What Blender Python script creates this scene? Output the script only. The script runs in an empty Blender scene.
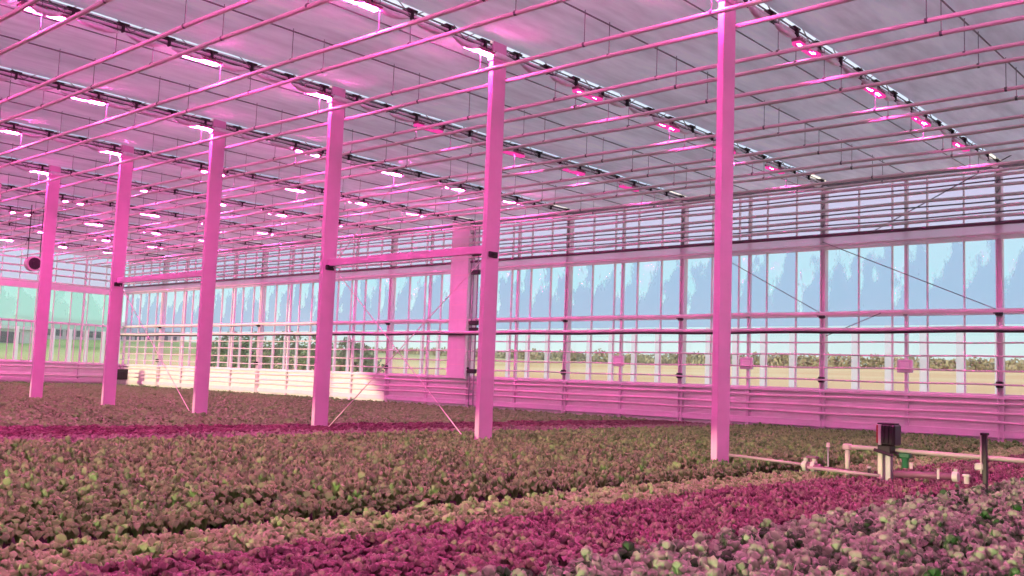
import bpy, math, random
import numpy as np
from mathutils import Vector, Matrix

random.seed(7)
rng = np.random.default_rng(7)
sc = bpy.context.scene
COL = sc.collection
H = 1.2                      # eye height
S = 4.5                      # bay length along the house (Y), the side wall lies at +X
Y0 = 6.842                   # first girder
XC = 12.06                   # column row
XW = 25.70                   # side wall
ZG = 6.91                    # girder bottom chord
YE = 51.84                   # end wall
ZCEIL = 7.05
NG = 10

# ------------------------------------------------------------------ view
def setup_view():
    v = sc.view_settings
    v.view_transform = 'Standard'; v.look = 'None'; v.gamma = 1.0
    v.use_curve_mapping = False
    v.exposure = 0.0

def setup_camera():
    yaw, pit, rol, f = 0.8399, 0.0941, 0.0369, 969.55
    cy, sy = math.cos(yaw), math.sin(yaw)
    F = Vector((sy*math.cos(pit), cy*math.cos(pit), math.sin(pit)))
    R = Vector((cy, -sy, 0)); U = R.cross(F)
    R2 = R*math.cos(rol) + U*math.sin(rol); U2 = R2.cross(F)
    M = Matrix(((R2.x, U2.x, -F.x, 0), (R2.y, U2.y, -F.y, 0), (R2.z, U2.z, -F.z, H), (0, 0, 0, 1)))
    cam = bpy.data.cameras.new('camera'); cam.sensor_width = 36; cam.lens = f/1024*36
    cam.clip_start = .05; cam.clip_end = 800
    o = bpy.data.objects.new('camera', cam); COL.objects.link(o); o.matrix_world = M
    sc.camera = o

# ------------------------------------------------------------------ mesh helper
class MB:
    def __init__(s): s.v = []; s.f = []; s.mi = []; s.m = 0
    def add(s, vs, fs):
        b = len(s.v); s.v += [tuple(x) for x in vs]
        for f in fs: s.f.append(tuple(b+i for i in f)); s.mi.append(s.m)
    def box(s, x0, x1, y0, y1, z0, z1, bev=0):
        if bev > 0:
            b = bev
            vs = []; idx = {}
            for sx in (0, 1):
                for sy in (0, 1):
                    for sz in (0, 1):
                        X = (x0, x1)[sx]; Y = (y0, y1)[sy]; Z = (z0, z1)[sz]
                        dx = b*(1-2*sx); dy = b*(1-2*sy); dz = b*(1-2*sz)
                        idx[(sx, sy, sz, 'x')] = len(vs); vs.append((X, Y+dy, Z+dz))
                        idx[(sx, sy, sz, 'y')] = len(vs); vs.append((X+dx, Y, Z+dz))
                        idx[(sx, sy, sz, 'z')] = len(vs); vs.append((X+dx, Y+dy, Z))
            fs = []
            for a in (0, 1):
                for ax in 'xyz':
                    q = [(0, 0), (1, 0), (1, 1), (0, 1)]
                    if ax == 'x': fs.append([idx[(a, p, r, 'x')] for p, r in q])
                    if ax == 'y': fs.append([idx[(p, a, r, 'y')] for p, r in q])
                    if ax == 'z': fs.append([idx[(p, r, a, 'z')] for p, r in q])
            for a in (0, 1):
                for c in (0, 1):
                    fs.append([idx[(a, c, 0, 'x')], idx[(a, c, 1, 'x')], idx[(a, c, 1, 'y')], idx[(a, c, 0, 'y')]])
                    fs.append([idx[(a, 0, c, 'x')], idx[(a, 1, c, 'x')], idx[(a, 1, c, 'z')], idx[(a, 0, c, 'z')]])
                    fs.append([idx[(0, a, c, 'y')], idx[(1, a, c, 'y')], idx[(1, a, c, 'z')], idx[(0, a, c, 'z')]])
            for a in (0, 1):
                for c in (0, 1):
                    for d in (0, 1):
                        fs.append([idx[(a, c, d, 'x')], idx[(a, c, d, 'y')], idx[(a, c, d, 'z')]])
            s.add(vs, fs); return
        vs = [(x, y, z) for x in (x0, x1) for y in (y0, y1) for z in (z0, z1)]
        s.add(vs, [(0, 1, 3, 2), (4, 6, 7, 5), (0, 4, 5, 1), (2, 3, 7, 6), (0, 2, 6, 4), (1, 5, 7, 3)])
    def tube(s, a, b, r, n=8, r2=None):
        a = Vector(a); b = Vector(b); d = (b-a).normalized()
        u = d.orthogonal().normalized(); w = d.cross(u); r2 = r if r2 is None else r2
        vs = []
        for c, rr in ((a, r), (b, r2)):
            for k in range(n):
                t = 2*math.pi*k/n; vs.append(c + (u*math.cos(t) + w*math.sin(t))*rr)
        fs = [(k, (k+1) % n, n+(k+1) % n, n+k) for k in range(n)]
        fs += [tuple(range(n))[::-1], tuple(range(n, 2*n))]
        s.add(vs, fs)
    def path(s, pts, r, n=8):
        P = [Vector(p) for p in pts]; vs = []; m = len(P)
        u = None
        for i, p in enumerate(P):
            d = (P[min(i+1, m-1)] - P[max(i-1, 0)]).normalized()
            u = d.orthogonal().normalized() if u is None else (u - d*u.dot(d)).normalized()
            w = d.cross(u); rr = r[i] if isinstance(r, (list, tuple)) else r
            for k in range(n):
                t = 2*math.pi*k/n; vs.append(p + (u*math.cos(t)+w*math.sin(t))*rr)
        fs = [(i*n+k, i*n+(k+1) % n, (i+1)*n+(k+1) % n, (i+1)*n+k) for i in range(m-1) for k in range(n)]
        fs += [tuple(range(n))[::-1], tuple(range((m-1)*n, m*n))]
        s.add(vs, fs)
    def build(s, name, mat, parent=None, loc=None, smooth=False):
        me = bpy.data.meshes.new(name)
        o0 = Vector(loc) if loc is not None else Vector((0, 0, 0))
        me.from_pydata([tuple(Vector(v)-o0) for v in s.v], [], s.f)
        mats = mat if isinstance(mat, (list, tuple)) else [mat]
        for m in mats: me.materials.append(m)
        if len(mats) > 1: me.polygons.foreach_set('material_index', s.mi)
        me.validate()
        import bmesh
        bm = bmesh.new(); bm.from_mesh(me); bmesh.ops.recalc_face_normals(bm, faces=bm.faces); bm.to_mesh(me); bm.free()
        if smooth: me.shade_smooth()
        o = bpy.data.objects.new(name, me); COL.objects.link(o)
        if loc is not None: o.location = loc
        if parent is not None: o.parent = parent
        return o

def tag(o, label=None, cat=None, group=None, kind=None):
    if label: o['label'] = label
    if cat: o['category'] = cat
    if group: o['group'] = group
    if kind: o['kind'] = kind
    return o

def empty(name, loc, label=None, cat=None, group=None, kind=None):
    o = bpy.data.objects.new(name, None); COL.objects.link(o); o.location = loc
    o.empty_display_size = .1
    return tag(o, label, cat, group, kind)

def copy_tree(o, parent=None):
    c = o.copy(); COL.objects.link(c)
    if parent is not None: c.parent = parent
    for ch in list(o.children): copy_tree(ch, c)
    return c

ORD = ['first', 'second', 'third', 'fourth', 'fifth', 'sixth', 'seventh', 'eighth', 'ninth', 'tenth', 'eleventh', 'twelfth',
       'thirteenth', 'fourteenth', 'fifteenth', 'sixteenth', 'seventeenth', 'eighteenth', 'nineteenth', 'twentieth', 'twenty-first', 'twenty-second', 'twenty-third', 'twenty-fourth']
def near(i): return 'nearest' if i == 0 else ORD[i] + ' nearest'

# ------------------------------------------------------------------ materials
def new_mat(name):
    m = bpy.data.materials.new(name); m.use_nodes = True
    nt = m.node_tree; nt.nodes.clear()
    out = nt.nodes.new('ShaderNodeOutputMaterial')
    return m, nt, out
def N(nt, t, **kw):
    n = nt.nodes.new(t)
    for k, v in kw.items():
        if k in n.inputs: n.inputs[k].default_value = v
        else: setattr(n, k, v)
    return n
def ramp(nt, fac, stops, interp='LINEAR'):
    r = nt.nodes.new('ShaderNodeValToRGB'); r.color_ramp.interpolation = interp
    e = r.color_ramp.elements
    while len(e) < len(stops): e.new(0.5)
    for el, (p, c) in zip(e, stops): el.position = p; el.color = (*c, 1) if len(c) == 3 else c
    nt.links.new(fac, r.inputs[0]); return r
def math_(nt, op, a, b=None, c=None):
    n = nt.nodes.new('ShaderNodeMath'); n.operation = op
    for i, x in enumerate((a, b, c)):
        if x is None: continue
        if isinstance(x, (int, float)): n.inputs[i].default_value = x
        else: nt.links.new(x, n.inputs[i])
    return n.outputs[0]
def pos(nt): return nt.nodes.new('ShaderNodeNewGeometry').outputs['Position']
def noise(nt, scale, detail=3, vec=None, rough=.55, mapscale=None):
    n = nt.nodes.new('ShaderNodeTexNoise'); n.inputs['Scale'].default_value = scale
    n.inputs['Detail'].default_value = detail; n.inputs['Roughness'].default_value = rough
    v = vec if vec is not None else pos(nt)
    if mapscale:
        mp = nt.nodes.new('ShaderNodeMapping'); mp.inputs['Scale'].default_value = mapscale
        nt.links.new(v, mp.inputs['Vector']); v = mp.outputs[0]
    nt.links.new(v, n.inputs['Vector']); return n.outputs['Fac']

def paint(name, col, rough=.5, metal=0., var=.12, scale=3., bump=0.):
    m, nt, out = new_mat(name)
    b = N(nt, 'ShaderNodeBsdfPrincipled'); b.inputs['Roughness'].default_value = rough; b.inputs['Metallic'].default_value = metal
    f = noise(nt, scale, 4)
    c = Vector(col)
    r = ramp(nt, f, [(.3, tuple(c*(1-var))), (.7, tuple(min(1, x) for x in c*(1+var*.6)))])
    nt.links.new(r.outputs[0], b.inputs['Base Color'])
    if bump:
        bp = N(nt, 'ShaderNodeBump'); bp.inputs['Strength'].default_value = bump
        nt.links.new(noise(nt, 40, 3), bp.inputs['Height']); nt.links.new(bp.outputs[0], b.inputs['Normal'])
    nt.links.new(b.outputs[0], out.inputs[0]); return m

M = {}
def make_materials():
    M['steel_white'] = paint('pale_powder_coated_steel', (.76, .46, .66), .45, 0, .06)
    M['pipe'] = paint('painted_heating_pipe', (.88, .76, .78), .38, 0, .08)
    M['galv'] = paint('galvanised_steel', (.36, .35, .38), .45, .5, .2, 8)
    M['dark_galv'] = paint('weathered_dark_steel', (.12, .11, .13), .5, .3, .2, 8)
    M['lamp_body'] = paint('lamp_body_paint', (.34, .12, .2), .4)
    M['dark'] = paint('dark_bracket_metal', (.035, .03, .035), .5, .2, .3)
    M['wire'] = paint('hanger_wire', (.22, .2, .23), .5, .4)
    M['alu'] = paint('aluminised_screen_cloth', (.85, .87, .9), .4, .3, .1, 12)
    M['panel'] = paint('white_insulated_panel', (.90, .90, .88), .5, 0, .05)
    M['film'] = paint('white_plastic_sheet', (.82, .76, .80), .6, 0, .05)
    M['cream'] = paint('cream_pvc_pipe', (.56, .62, .48), .4)
    M['dull_pipe'] = paint('dull_pvc_pipe', (.40, .36, .34), .4)
    M['white_plastic'] = paint('white_plastic', (.55, .62, .52), .4)
    M['black_plastic'] = paint('black_plastic', (.02, .018, .02), .4)
    M['red_plate'] = paint('red_plate', (.45, .02, .04), .4)
    M['purple_pipe'] = paint('plum_hose', (.22, .10, .16), .45)
    M['green_plastic'] = paint('green_plastic', (.02, .16, .06), .4)
    M['soil'] = paint('dark_growing_bed_soil', (.02, .018, .012), .95, 0, .4, 6)
    M['roofing'] = paint('pale_roof_sheet', (.62, .55, .55), .6)
    M['mauve_wall'] = paint('mauve_grey_cladding', (.75, .58, .70), .7)
    M['window_dark'] = paint('dark_window_glass', (.22, .18, .24), .2)
    M['bark'] = paint('bark', (.12, .08, .05), .9)
    # overhead screen cloth: lets daylight through, with wrinkles and faint bands
    m, nt, out = new_mat('woven_shade_screen')
    d = N(nt, 'ShaderNodeBsdfDiffuse'); t = N(nt, 'ShaderNodeBsdfTranslucent')
    f = noise(nt, .9, 5, mapscale=(.35, 1.6, 1)); f2 = noise(nt, 6, 4, mapscale=(.2, 1, 1))
    mx = math_(nt, 'ADD', math_(nt, 'MULTIPLY', f, .7), math_(nt, 'MULTIPLY', f2, .3))
    nt.links.new(ramp(nt, mx, [(.36, (.60, .57, .60)), (.64, (.82, .80, .82))]).outputs[0], d.inputs['Color'])
    # transmitted tint turns pinker towards the far bays, painting in lamp glow
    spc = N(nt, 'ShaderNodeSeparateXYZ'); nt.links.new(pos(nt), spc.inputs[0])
    glow_fac = math_(nt, 'DIVIDE', math_(nt, 'SUBTRACT', math_(nt, 'SUBTRACT', spc.outputs[1], math_(nt, 'MULTIPLY', spc.outputs[0], .7)), 2.), 22.); glow_fac.node.use_clamp = True
    dm = N(nt, 'ShaderNodeMix'); dm.data_type = 'RGBA'; nt.links.new(glow_fac, dm.inputs[0])
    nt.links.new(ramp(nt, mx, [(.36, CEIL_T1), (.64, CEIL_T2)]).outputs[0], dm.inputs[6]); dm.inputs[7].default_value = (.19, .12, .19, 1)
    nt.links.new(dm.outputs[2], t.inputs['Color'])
    bp = N(nt, 'ShaderNodeBump'); bp.inputs['Strength'].default_value = .5; bp.inputs['Distance'].default_value = .2
    nt.links.new(f, bp.inputs['Height']); nt.links.new(bp.outputs[0], d.inputs['Normal'])
    a = N(nt, 'ShaderNodeAddShader'); nt.links.new(d.outputs[0], a.inputs[0]); nt.links.new(t.outputs[0], a.inputs[1])
    nt.links.new(a.outputs[0], out.inputs[0]); M['screen'] = m
    # lamp
    m, nt, out = new_mat('glowing_led_strip')
    e = N(nt, 'ShaderNodeEmission'); e.inputs['Color'].default_value = (*LED, 1); e.inputs['Strength'].default_value = LED_S
    nt.links.new(e.outputs[0], out.inputs[0]); M['led'] = m
    m, nt, out = new_mat('pink_glowing_lens_rim')
    e = N(nt, 'ShaderNodeEmission'); e.inputs['Color'].default_value = (1, .07, .42, 1); e.inputs['Strength'].default_value = .95
    nt.links.new(e.outputs[0], out.inputs[0]); M['led_rim'] = m
    m, nt, out = new_mat('thin_pleated_band_film')
    d = N(nt, 'ShaderNodeBsdfDiffuse'); d.inputs[0].default_value = (.85, .8, .85, 1)
    t = N(nt, 'ShaderNodeBsdfTranslucent'); t.inputs[0].default_value = (.85, .78, .85, 1)
    tr = N(nt, 'ShaderNodeBsdfTransparent'); a = N(nt, 'ShaderNodeMixShader'); a.inputs[0].default_value = .45; b2 = N(nt, 'ShaderNodeMixShader'); b2.inputs[0].default_value = .35
    nt.links.new(d.outputs[0], a.inputs[1]); nt.links.new(t.outputs[0], a.inputs[2]); nt.links.new(a.outputs[0], b2.inputs[1]); nt.links.new(tr.outputs[0], b2.inputs[2])
    nt.links.new(b2.outputs[0], out.inputs[0]); M['band'] = m
    # glass kinds
    def glass(name, tint, zlo, zhi, film, strips=True, axis=1, phase=0., pitch=.905):
        m, nt, out = new_mat(name)
        tr = N(nt, 'ShaderNodeBsdfTransparent'); tr.inputs['Color'].default_value = (*tint, 1)
        gl = N(nt, 'ShaderNodeBsdfGlossy'); gl.inputs['Roughness'].default_value = .08
        clear = N(nt, 'ShaderNodeMixShader'); clear.inputs[0].default_value = .05
        nt.links.new(tr.outputs[0], clear.inputs[1]); nt.links.new(gl.outputs[0], clear.inputs[2])
        tl = N(nt, 'ShaderNodeBsdfTranslucent'); tl.inputs['Color'].default_value = (*film, 1)
        df = N(nt, 'ShaderNodeBsdfDiffuse'); df.inputs['Color'].default_value = (.45, .5, .55, 1)
        fr = N(nt, 'ShaderNodeMixShader'); fr.inputs[0].default_value = .12
        nt.links.new(tl.outputs[0], fr.inputs[1]); nt.links.new(df.outputs[0], fr.inputs[2])
        fr2 = N(nt, 'ShaderNodeMixShader'); fr2.inputs[0].default_value = .42
        tr2 = N(nt, 'ShaderNodeBsdfTransparent'); tr2.inputs['Color'].default_value = (*[min(1, x*1.1) for x in film], 1)
        nt.links.new(tr2.outputs[0], fr2.inputs[1]); nt.links.new(fr.outputs[0], fr2.inputs[2])
        p = pos(nt); sp = N(nt, 'ShaderNodeSeparateXYZ'); nt.links.new(p, sp.inputs[0])
        y = sp.outputs[axis]; z = sp.outputs[2]
        u = math_(nt, 'FRACT', math_(nt, 'DIVIDE', math_(nt, 'SUBTRACT', y, phase), pitch))
        # misted strip beside every glazing bar
        strip = math_(nt, 'LESS_THAN', u, .25)
        # misted upper band: ragged edge, clearer towards the top far corner of each pane
        nz = noise(nt, 2.2, 5, mapscale=(1, 1, .45))
        edge = math_(nt, 'ADD', math_(nt, 'MULTIPLY', nz, 2.4), math_(nt, 'MULTIPLY', u, -.9))
        hgt = math_(nt, 'DIVIDE', math_(nt, 'SUBTRACT', z, 3.35), 1.8)
        mist = math_(nt, 'MULTIPLY', math_(nt, 'ADD', math_(nt, 'SUBTRACT', edge, hgt), .12), 4.0); mist.node.use_clamp = True
        up = math_(nt, 'MULTIPLY', mist, math_(nt, 'GREATER_THAN', z, 3.0))
        lo = math_(nt, 'MULTIPLY', strip, math_(nt, 'LESS_THAN', z, 3.3))
        ls = N(nt, 'ShaderNodeMixShader'); ls.inputs[0].default_value = .35
        l1 = N(nt, 'ShaderNodeBsdfTranslucent'); l1.inputs['Color'].default_value = (.95, .95, 1, 1); l2 = N(nt, 'ShaderNodeBsdfTransparent'); l2.inputs['Color'].default_value = (.95, .96, 1, 1)
        nt.links.new(l1.outputs[0], ls.inputs[1]); nt.links.new(l2.outputs[0], ls.inputs[2])
        m1 = N(nt, 'ShaderNodeMixShader'); nt.links.new(math_(nt, 'MULTIPLY', lo, .9), m1.inputs[0])
        nt.links.new(clear.outputs[0], m1.inputs[1]); nt.links.new(ls.outputs[0], m1.inputs[2])
        mx = N(nt, 'ShaderNodeMixShader'); nt.links.new(up, mx.inputs[0])
        nt.links.new(m1.outputs[0], mx.inputs[1]); nt.links.new(fr2.outputs[0], mx.inputs[2])
        # milky panes above the roller
        hi = N(nt, 'ShaderNodeBsdfTranslucent'); hi.inputs['Color'].default_value = (.90, .84, .92, 1)
        hd = N(nt, 'ShaderNodeBsdfDiffuse'); hd.inputs['Color'].default_value = (.5, .46, .5, 1)
        ht = N(nt, 'ShaderNodeBsdfTransparent'); ht.inputs['Color'].default_value = (.97, .90, 1, 1)
        ha = N(nt, 'ShaderNodeMixShader'); ha.inputs[0].default_value = .1; nt.links.new(hi.outputs[0], ha.inputs[1]); nt.links.new(hd.outputs[0], ha.inputs[2])
        hb = N(nt, 'ShaderNodeMixShader'); hb.inputs[0].default_value = .72; nt.links.new(ha.outputs[0], hb.inputs[1]); nt.links.new(ht.outputs[0], hb.inputs[2])
        mh = N(nt, 'ShaderNodeMixShader'); nt.links.new(math_(nt, 'GREATER_THAN', z, 5.2), mh.inputs[0])
        nt.links.new(mx.outputs[0], mh.inputs[1]); nt.links.new(hb.outputs[0], mh.inputs[2])
        nt.links.new(mh.outputs[0], out.inputs[0]); return m
    M['glass_side'] = glass('misted_side_glass', (.96, .98, .98), 3.3, 5.1, (.72, .82, 1.0), phase=7.77)
    M['glass_end'] = glass('pale_green_end_glass', (.86, .97, .90), 3.3, 5.1, (.70, .92, .86), axis=0, phase=25.5)
    # crops
    def leaf(name, cols, trans=.12, rough=.5, cell=7., dark=.5, fine=30.):
        m, nt, out = new_mat(name)
        p = pos(nt)
        v = nt.nodes.new('ShaderNodeTexVoronoi'); v.inputs['Scale'].default_value = cell; v.feature = 'F1'
        mp = N(nt, 'ShaderNodeMapping'); mp.inputs['Scale'].default_value = (1, 1, .0); nt.links.new(p, mp.inputs[0])
        nt.links.new(mp.outputs[0], v.inputs['Vector'])
        sp = N(nt, 'ShaderNodeSeparateColor'); nt.links.new(v.outputs['Color'], sp.inputs[0])
        big = noise(nt, .8, 3); fn = noise(nt, fine, 3)
        f = math_(nt, 'ADD', math_(nt, 'MULTIPLY', sp.outputs[0], .55), math_(nt, 'MULTIPLY', big, .25))
        f = math_(nt, 'ADD', f, math_(nt, 'MULTIPLY', fn, .35))
        r = ramp(nt, f, cols)
        b = N(nt, 'ShaderNodeBsdfPrincipled'); b.inputs['Roughness'].default_value = rough
        nt.links.new(r.outputs[0], b.inputs['Base Color'])
        t = N(nt, 'ShaderNodeBsdfTranslucent'); nt.links.new(r.outputs[0], t.inputs[0])
        mx = N(nt, 'ShaderNodeMixShader'); mx.inputs[0].default_value = trans
        nt.links.new(b.outputs[0], mx.inputs[1]); nt.links.new(t.outputs[0], mx.inputs[2])
        nt.links.new(mx.outputs[0], out.inputs[0]); return m
    M['leaf_mauve'] = leaf('mauve_lettuce_leaf', LEAF_F, cell=5.5)
    M['leaf_crimson'] = leaf('crimson_lettuce_leaf', LEAF_R, cell=8)
    M['leaf_pale'] = leaf('pale_green_lettuce_leaf', LEAF_L, cell=8)
    M['leaf_olive'] = leaf('olive_lettuce_leaf', LEAF_O, cell=6)
    M['leaf_plum'] = leaf('plum_lettuce_leaf', LEAF_D, cell=5)
    M['leaf_rose'] = leaf('rose_lettuce_leaf', LEAF_M, cell=5)
    M['leaf_brown'] = leaf('bronze_lettuce_leaf', LEAF_B, cell=4)
    M['leaf_far_green'] = leaf('grey_green_lettuce_leaf', LEAF_G, cell=4)
    M['leaf_bush'] = leaf('bush_leaf', [(.2, (.12, .20, .10)), (.8, (.36, .46, .28))], cell=3)
    M['leaf_hedge'] = leaf('hedge_leaf', [(.2, (.30, .26, .17)), (.8, (.50, .42, .30))], cell=.4)
    # outdoor field
    m, nt, out = new_mat('stubble_field')
    b = N(nt, 'ShaderNodeBsdfDiffuse')
    f = noise(nt, .06, 6, mapscale=(1.0, .35, 1))
    sp = N(nt, 'ShaderNodeSeparateXYZ'); nt.links.new(pos(nt), sp.inputs[0])
    g = math_(nt, 'MULTIPLY', math_(nt, 'SUBTRACT', sp.outputs[1], 48.), .02); g.node.use_clamp = True
    r1 = ramp(nt, f, [(.35, (.86, .56, .30)), (.65, (.95, .78, .48))]); r2 = ramp(nt, f, [(.35, (.32, .40, .20)), (.65, (.62, .62, .34))])
    mc = N(nt, 'ShaderNodeMix'); mc.data_type = 'RGBA'; nt.links.new(g, mc.inputs[0])
    nt.links.new(r1.outputs[0], mc.inputs[6]); nt.links.new(r2.outputs[0], mc.inputs[7])
    nt.links.new(mc.outputs[2], b.inputs[0]); nt.links.new(b.outputs[0], out.inputs[0]); M['field'] = m

# tuned values -----------------------------------------------------
LED = (1.0, .07, .47); LED_S = 460.
CEIL_T1 = (.145, .15, .18); CEIL_T2 = (.225, .23, .275)
LEAF_F = [(0.27, (0.012, 0.1, 0.012)), (0.4, (0.03, 0.17, 0.025)), (0.45, (0.17, 0.29, 0.14)), (0.62, (0.25, 0.45, 0.21)), (0.9, (0.33, 0.6, 0.28))]
LEAF_R = [(0.25, (0.1, 0.06, 0.05)), (0.5, (0.22, 0.13, 0.12)), (0.75, (0.27, 0.22, 0.17)), (0.95, (0.24, 0.5, 0.12))]
LEAF_L = [(0.22, (0.12, 0.34, 0.07)), (0.5, (0.26, 0.58, 0.15)), (0.8, (0.36, 0.62, 0.23))]
LEAF_O = [(0.22, (0.07, 0.18, 0.04)), (0.45, (0.14, 0.38, 0.085)), (0.75, (0.215, 0.5, 0.125))]
LEAF_D = [(0.25, (0.08, 0.03, 0.03)), (0.6, (0.15, 0.05, 0.06)), (0.85, (0.17, 0.1, 0.09))]
LEAF_M = [(.25, (.14, .12, .10)), (.6, (.24, .20, .17)), (.85, (.26, .30, .17))]
LEAF_B = [(0.25, (0.128, 0.3, 0.077)), (0.6, (0.173, 0.38, 0.112)), (0.85, (0.205, 0.38, 0.133))]
LEAF_G = [(.25, (.14, .17, .09)), (.6, (.22, .23, .13)), (.85, (.28, .22, .18))]

def setup_world():
    w = bpy.data.worlds.new('sky'); sc.world = w; w.use_nodes = True; nt = w.node_tree; nt.nodes.clear()
    out = nt.nodes.new('ShaderNodeOutputWorld'); bg = nt.nodes.new('ShaderNodeBackground')
    tc = nt.nodes.new('ShaderNodeTexCoord'); sp = nt.nodes.new('ShaderNodeSeparateXYZ')
    nt.links.new(tc.outputs['Generated'], sp.inputs[0])
    r = ramp(nt, sp.outputs[2], [(.0, (.80, .86, .80)), (.035, (.74, .89, .88)), (.10, (.50, .83, .93)), (.2, (.62, .76, .96)), (.4, (.85, .88, 1.0)), (1, (.90, .92, 1.0))])
    nt.links.new(r.outputs[0], bg.inputs[0]); bg.inputs[1].default_value = 1.12
    nt.links.new(bg.outputs[0], out.inputs[0])
    L = bpy.data.lights.new('sun', 'SUN'); L.energy = SUN_E; L.angle = math.radians(.8); L.color = (1, .93, .50)
    o = bpy.data.objects.new('sun', L); COL.objects.link(o)
    az, el = math.radians(93), math.radians(2.6)
    d = Vector((math.sin(az)*math.cos(el), math.cos(az)*math.cos(el), -math.sin(el)))
    o.rotation_euler = d.to_track_quat('-Z', 'Y').to_euler(); o.location = (-30, -30, 12)
SUN_E = 3.0

# ------------------------------------------------------------------ setting
def build_setting():
    b = MB(); b.box(-14, XW+.2, -12, YE+.2, -.12, .07); tag(b.build('floor', M['soil']), 'dark growing floor under the lettuce beds', kind='structure')
    # ceiling: one screen field per bay, each sagging a little between its girders
    b = MB(); nx, ny = 44, 6
    ys = [Y0+S*g for g in range(-4, NG)] + [YE+.1]
    X0, X1 = -14, XW+.2
    vs = []; fs = []
    for k in range(len(ys)-1):
        base = len(vs)
        for i in range(nx+1):
            for j in range(ny+1):
                t = j/ny; x = X0+(X1-X0)*i/nx; w0 = .19 if k in (4, 5) else .05; y = ys[k]+w0+(ys[k+1]-ys[k]-w0-.03)*t
                z = ZCEIL - .03*math.sin(math.pi*t) - .008*math.sin(i*1.9+j*2.3+k)
                vs.append((x, y, z))
        for i in range(nx):
            for j in range(ny):
                a = base+i*(ny+1)+j; fs.append((a, a+1, a+ny+2, a+ny+1))
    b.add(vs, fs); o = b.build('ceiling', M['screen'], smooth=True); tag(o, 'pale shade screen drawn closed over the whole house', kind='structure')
    # side wall: insulated base panel
    b = MB(); b.box(XW+.06, XW+.24, -12, YE+.2, -.1, 1.16)
    for z in (.38, .58, .78, .98): b.box(XW+.03, XW+.06, -12, YE, z, z+.14, .008)
    tag(b.build('wall_right', M['panel']), 'white insulated base panel of the side wall', kind='structure')
    b = MB(); b.box(XW-.10, XW+.24, -12, YE+.2, 1.16, 1.24, .01); b.box(XW-.06, XW+.06, -12, YE, .22, .40, .01)
    tag(b.build('trim_1', M['film']), 'white window sill and foot rail along the side wall', kind='structure')
    b = MB(); b.box(8, XW+.2, YE+.06, YE+.24, -.1, 1.16)
    for z in (.45, .75): b.box(8, XW, YE+.03, YE+.06, z, z+.2, .008)
    tag(b.build('wall_back', M['panel']), 'white insulated base panel of the far end wall', kind='structure')
    b = MB(); b.box(8, XW+.2, YE-.10, YE+.24, 1.16, 1.24, .01); b.box(8, XW, YE-.06, YE+.06, .22, .40, .01)
    tag(b.build('trim_2', M['film']), 'white window sill and foot rail along the far end wall', kind='structure')
    # unseen left wall, added to block the sun; its slanted opening shapes the sun patch
    b = MB()
    top = [(-60, 1.6), (0, 1.7), (20, 1.75), (31.5, 1.8), (33.5, 3.4), (37, 5.6), (41, 6.9), (60, 6.95)]
    for (ya, za), (yb, zb) in zip(top[:-1], top[1:]):
        b.add([(x, y, z) for x in (-14.2, -14) for y, z in ((ya, za), (yb, zb), (yb, 7.4), (ya, 7.4))],
              [(0, 1, 2, 3), (7, 6, 5, 4), (0, 4, 5, 1), (1, 5, 6, 2), (2, 6, 7, 3), (3, 7, 4, 0)])
    b.box(-14.2, -14, -60, 60, -.1, .4)
    tag(b.build('wall_left_sun_gate', M['panel']), 'unseen white side wall added with an opening shaped to gate the sun', kind='structure')
    b = MB(); b.box(-14, XW+.2, -12.2, -12, -.1, 7.4); tag(b.build('wall_front_blocker', M['panel']), 'unseen white end wall added behind the camera to block daylight', kind='structure')  # added out of view to keep daylight off the columns
    # windows, one per bay
    n = 1
    def window(y0, y1, axis, label):
        nonlocal n
        fr = MB(); gl = MB()
        def bx(m, a0, a1, d0, d1, z0, z1):
            if axis == 'y': m.box(XW+d0, XW+d1, a0, a1, z0, z1)
            else: m.box(a0, a1, YE+d0, YE+d1, z0, z1)
        for z0, z1 in ((1.24, 1.28), (3.24, 3.34), (5.12, 5.22), (7.0, 7.34)): bx(fr, y0, y1, .05, .17, z0, z1)
        ph = 7.77 if axis == 'y' else 25.5
        k = math.ceil((y0-ph)/.905)
        while ph+k*.905 < y1:
            c = ph+k*.905; bx(fr, c-.016, c+.016, .09, .17, 1.2, 7.3); k += 1
        if axis == 'x':
            c = y0
            while c < y1: bx(fr, c-.018, c+.018, .05, .09, 1.2, 3.3); c += .375
        bx(gl, y0, y1, .175, .180, 1.24, 7.3)
        f = fr.build('window_%d' % n, M['film']); tag(f, label, kind='structure')
        gl.build('glass', M['glass_side' if axis == 'y' else 'glass_end'], f)
        n += 1
    for k in range(-2, NG):
        y0 = Y0+S*k; window(y0, min(y0+S, YE), 'y', 'tall misted side wall window between girders')
    for x0 in (21.2, 16.7, 12.2, 8): window(x0, min(x0+4.5, XW), 'x', 'tall greenish window in the far end wall')

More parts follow.
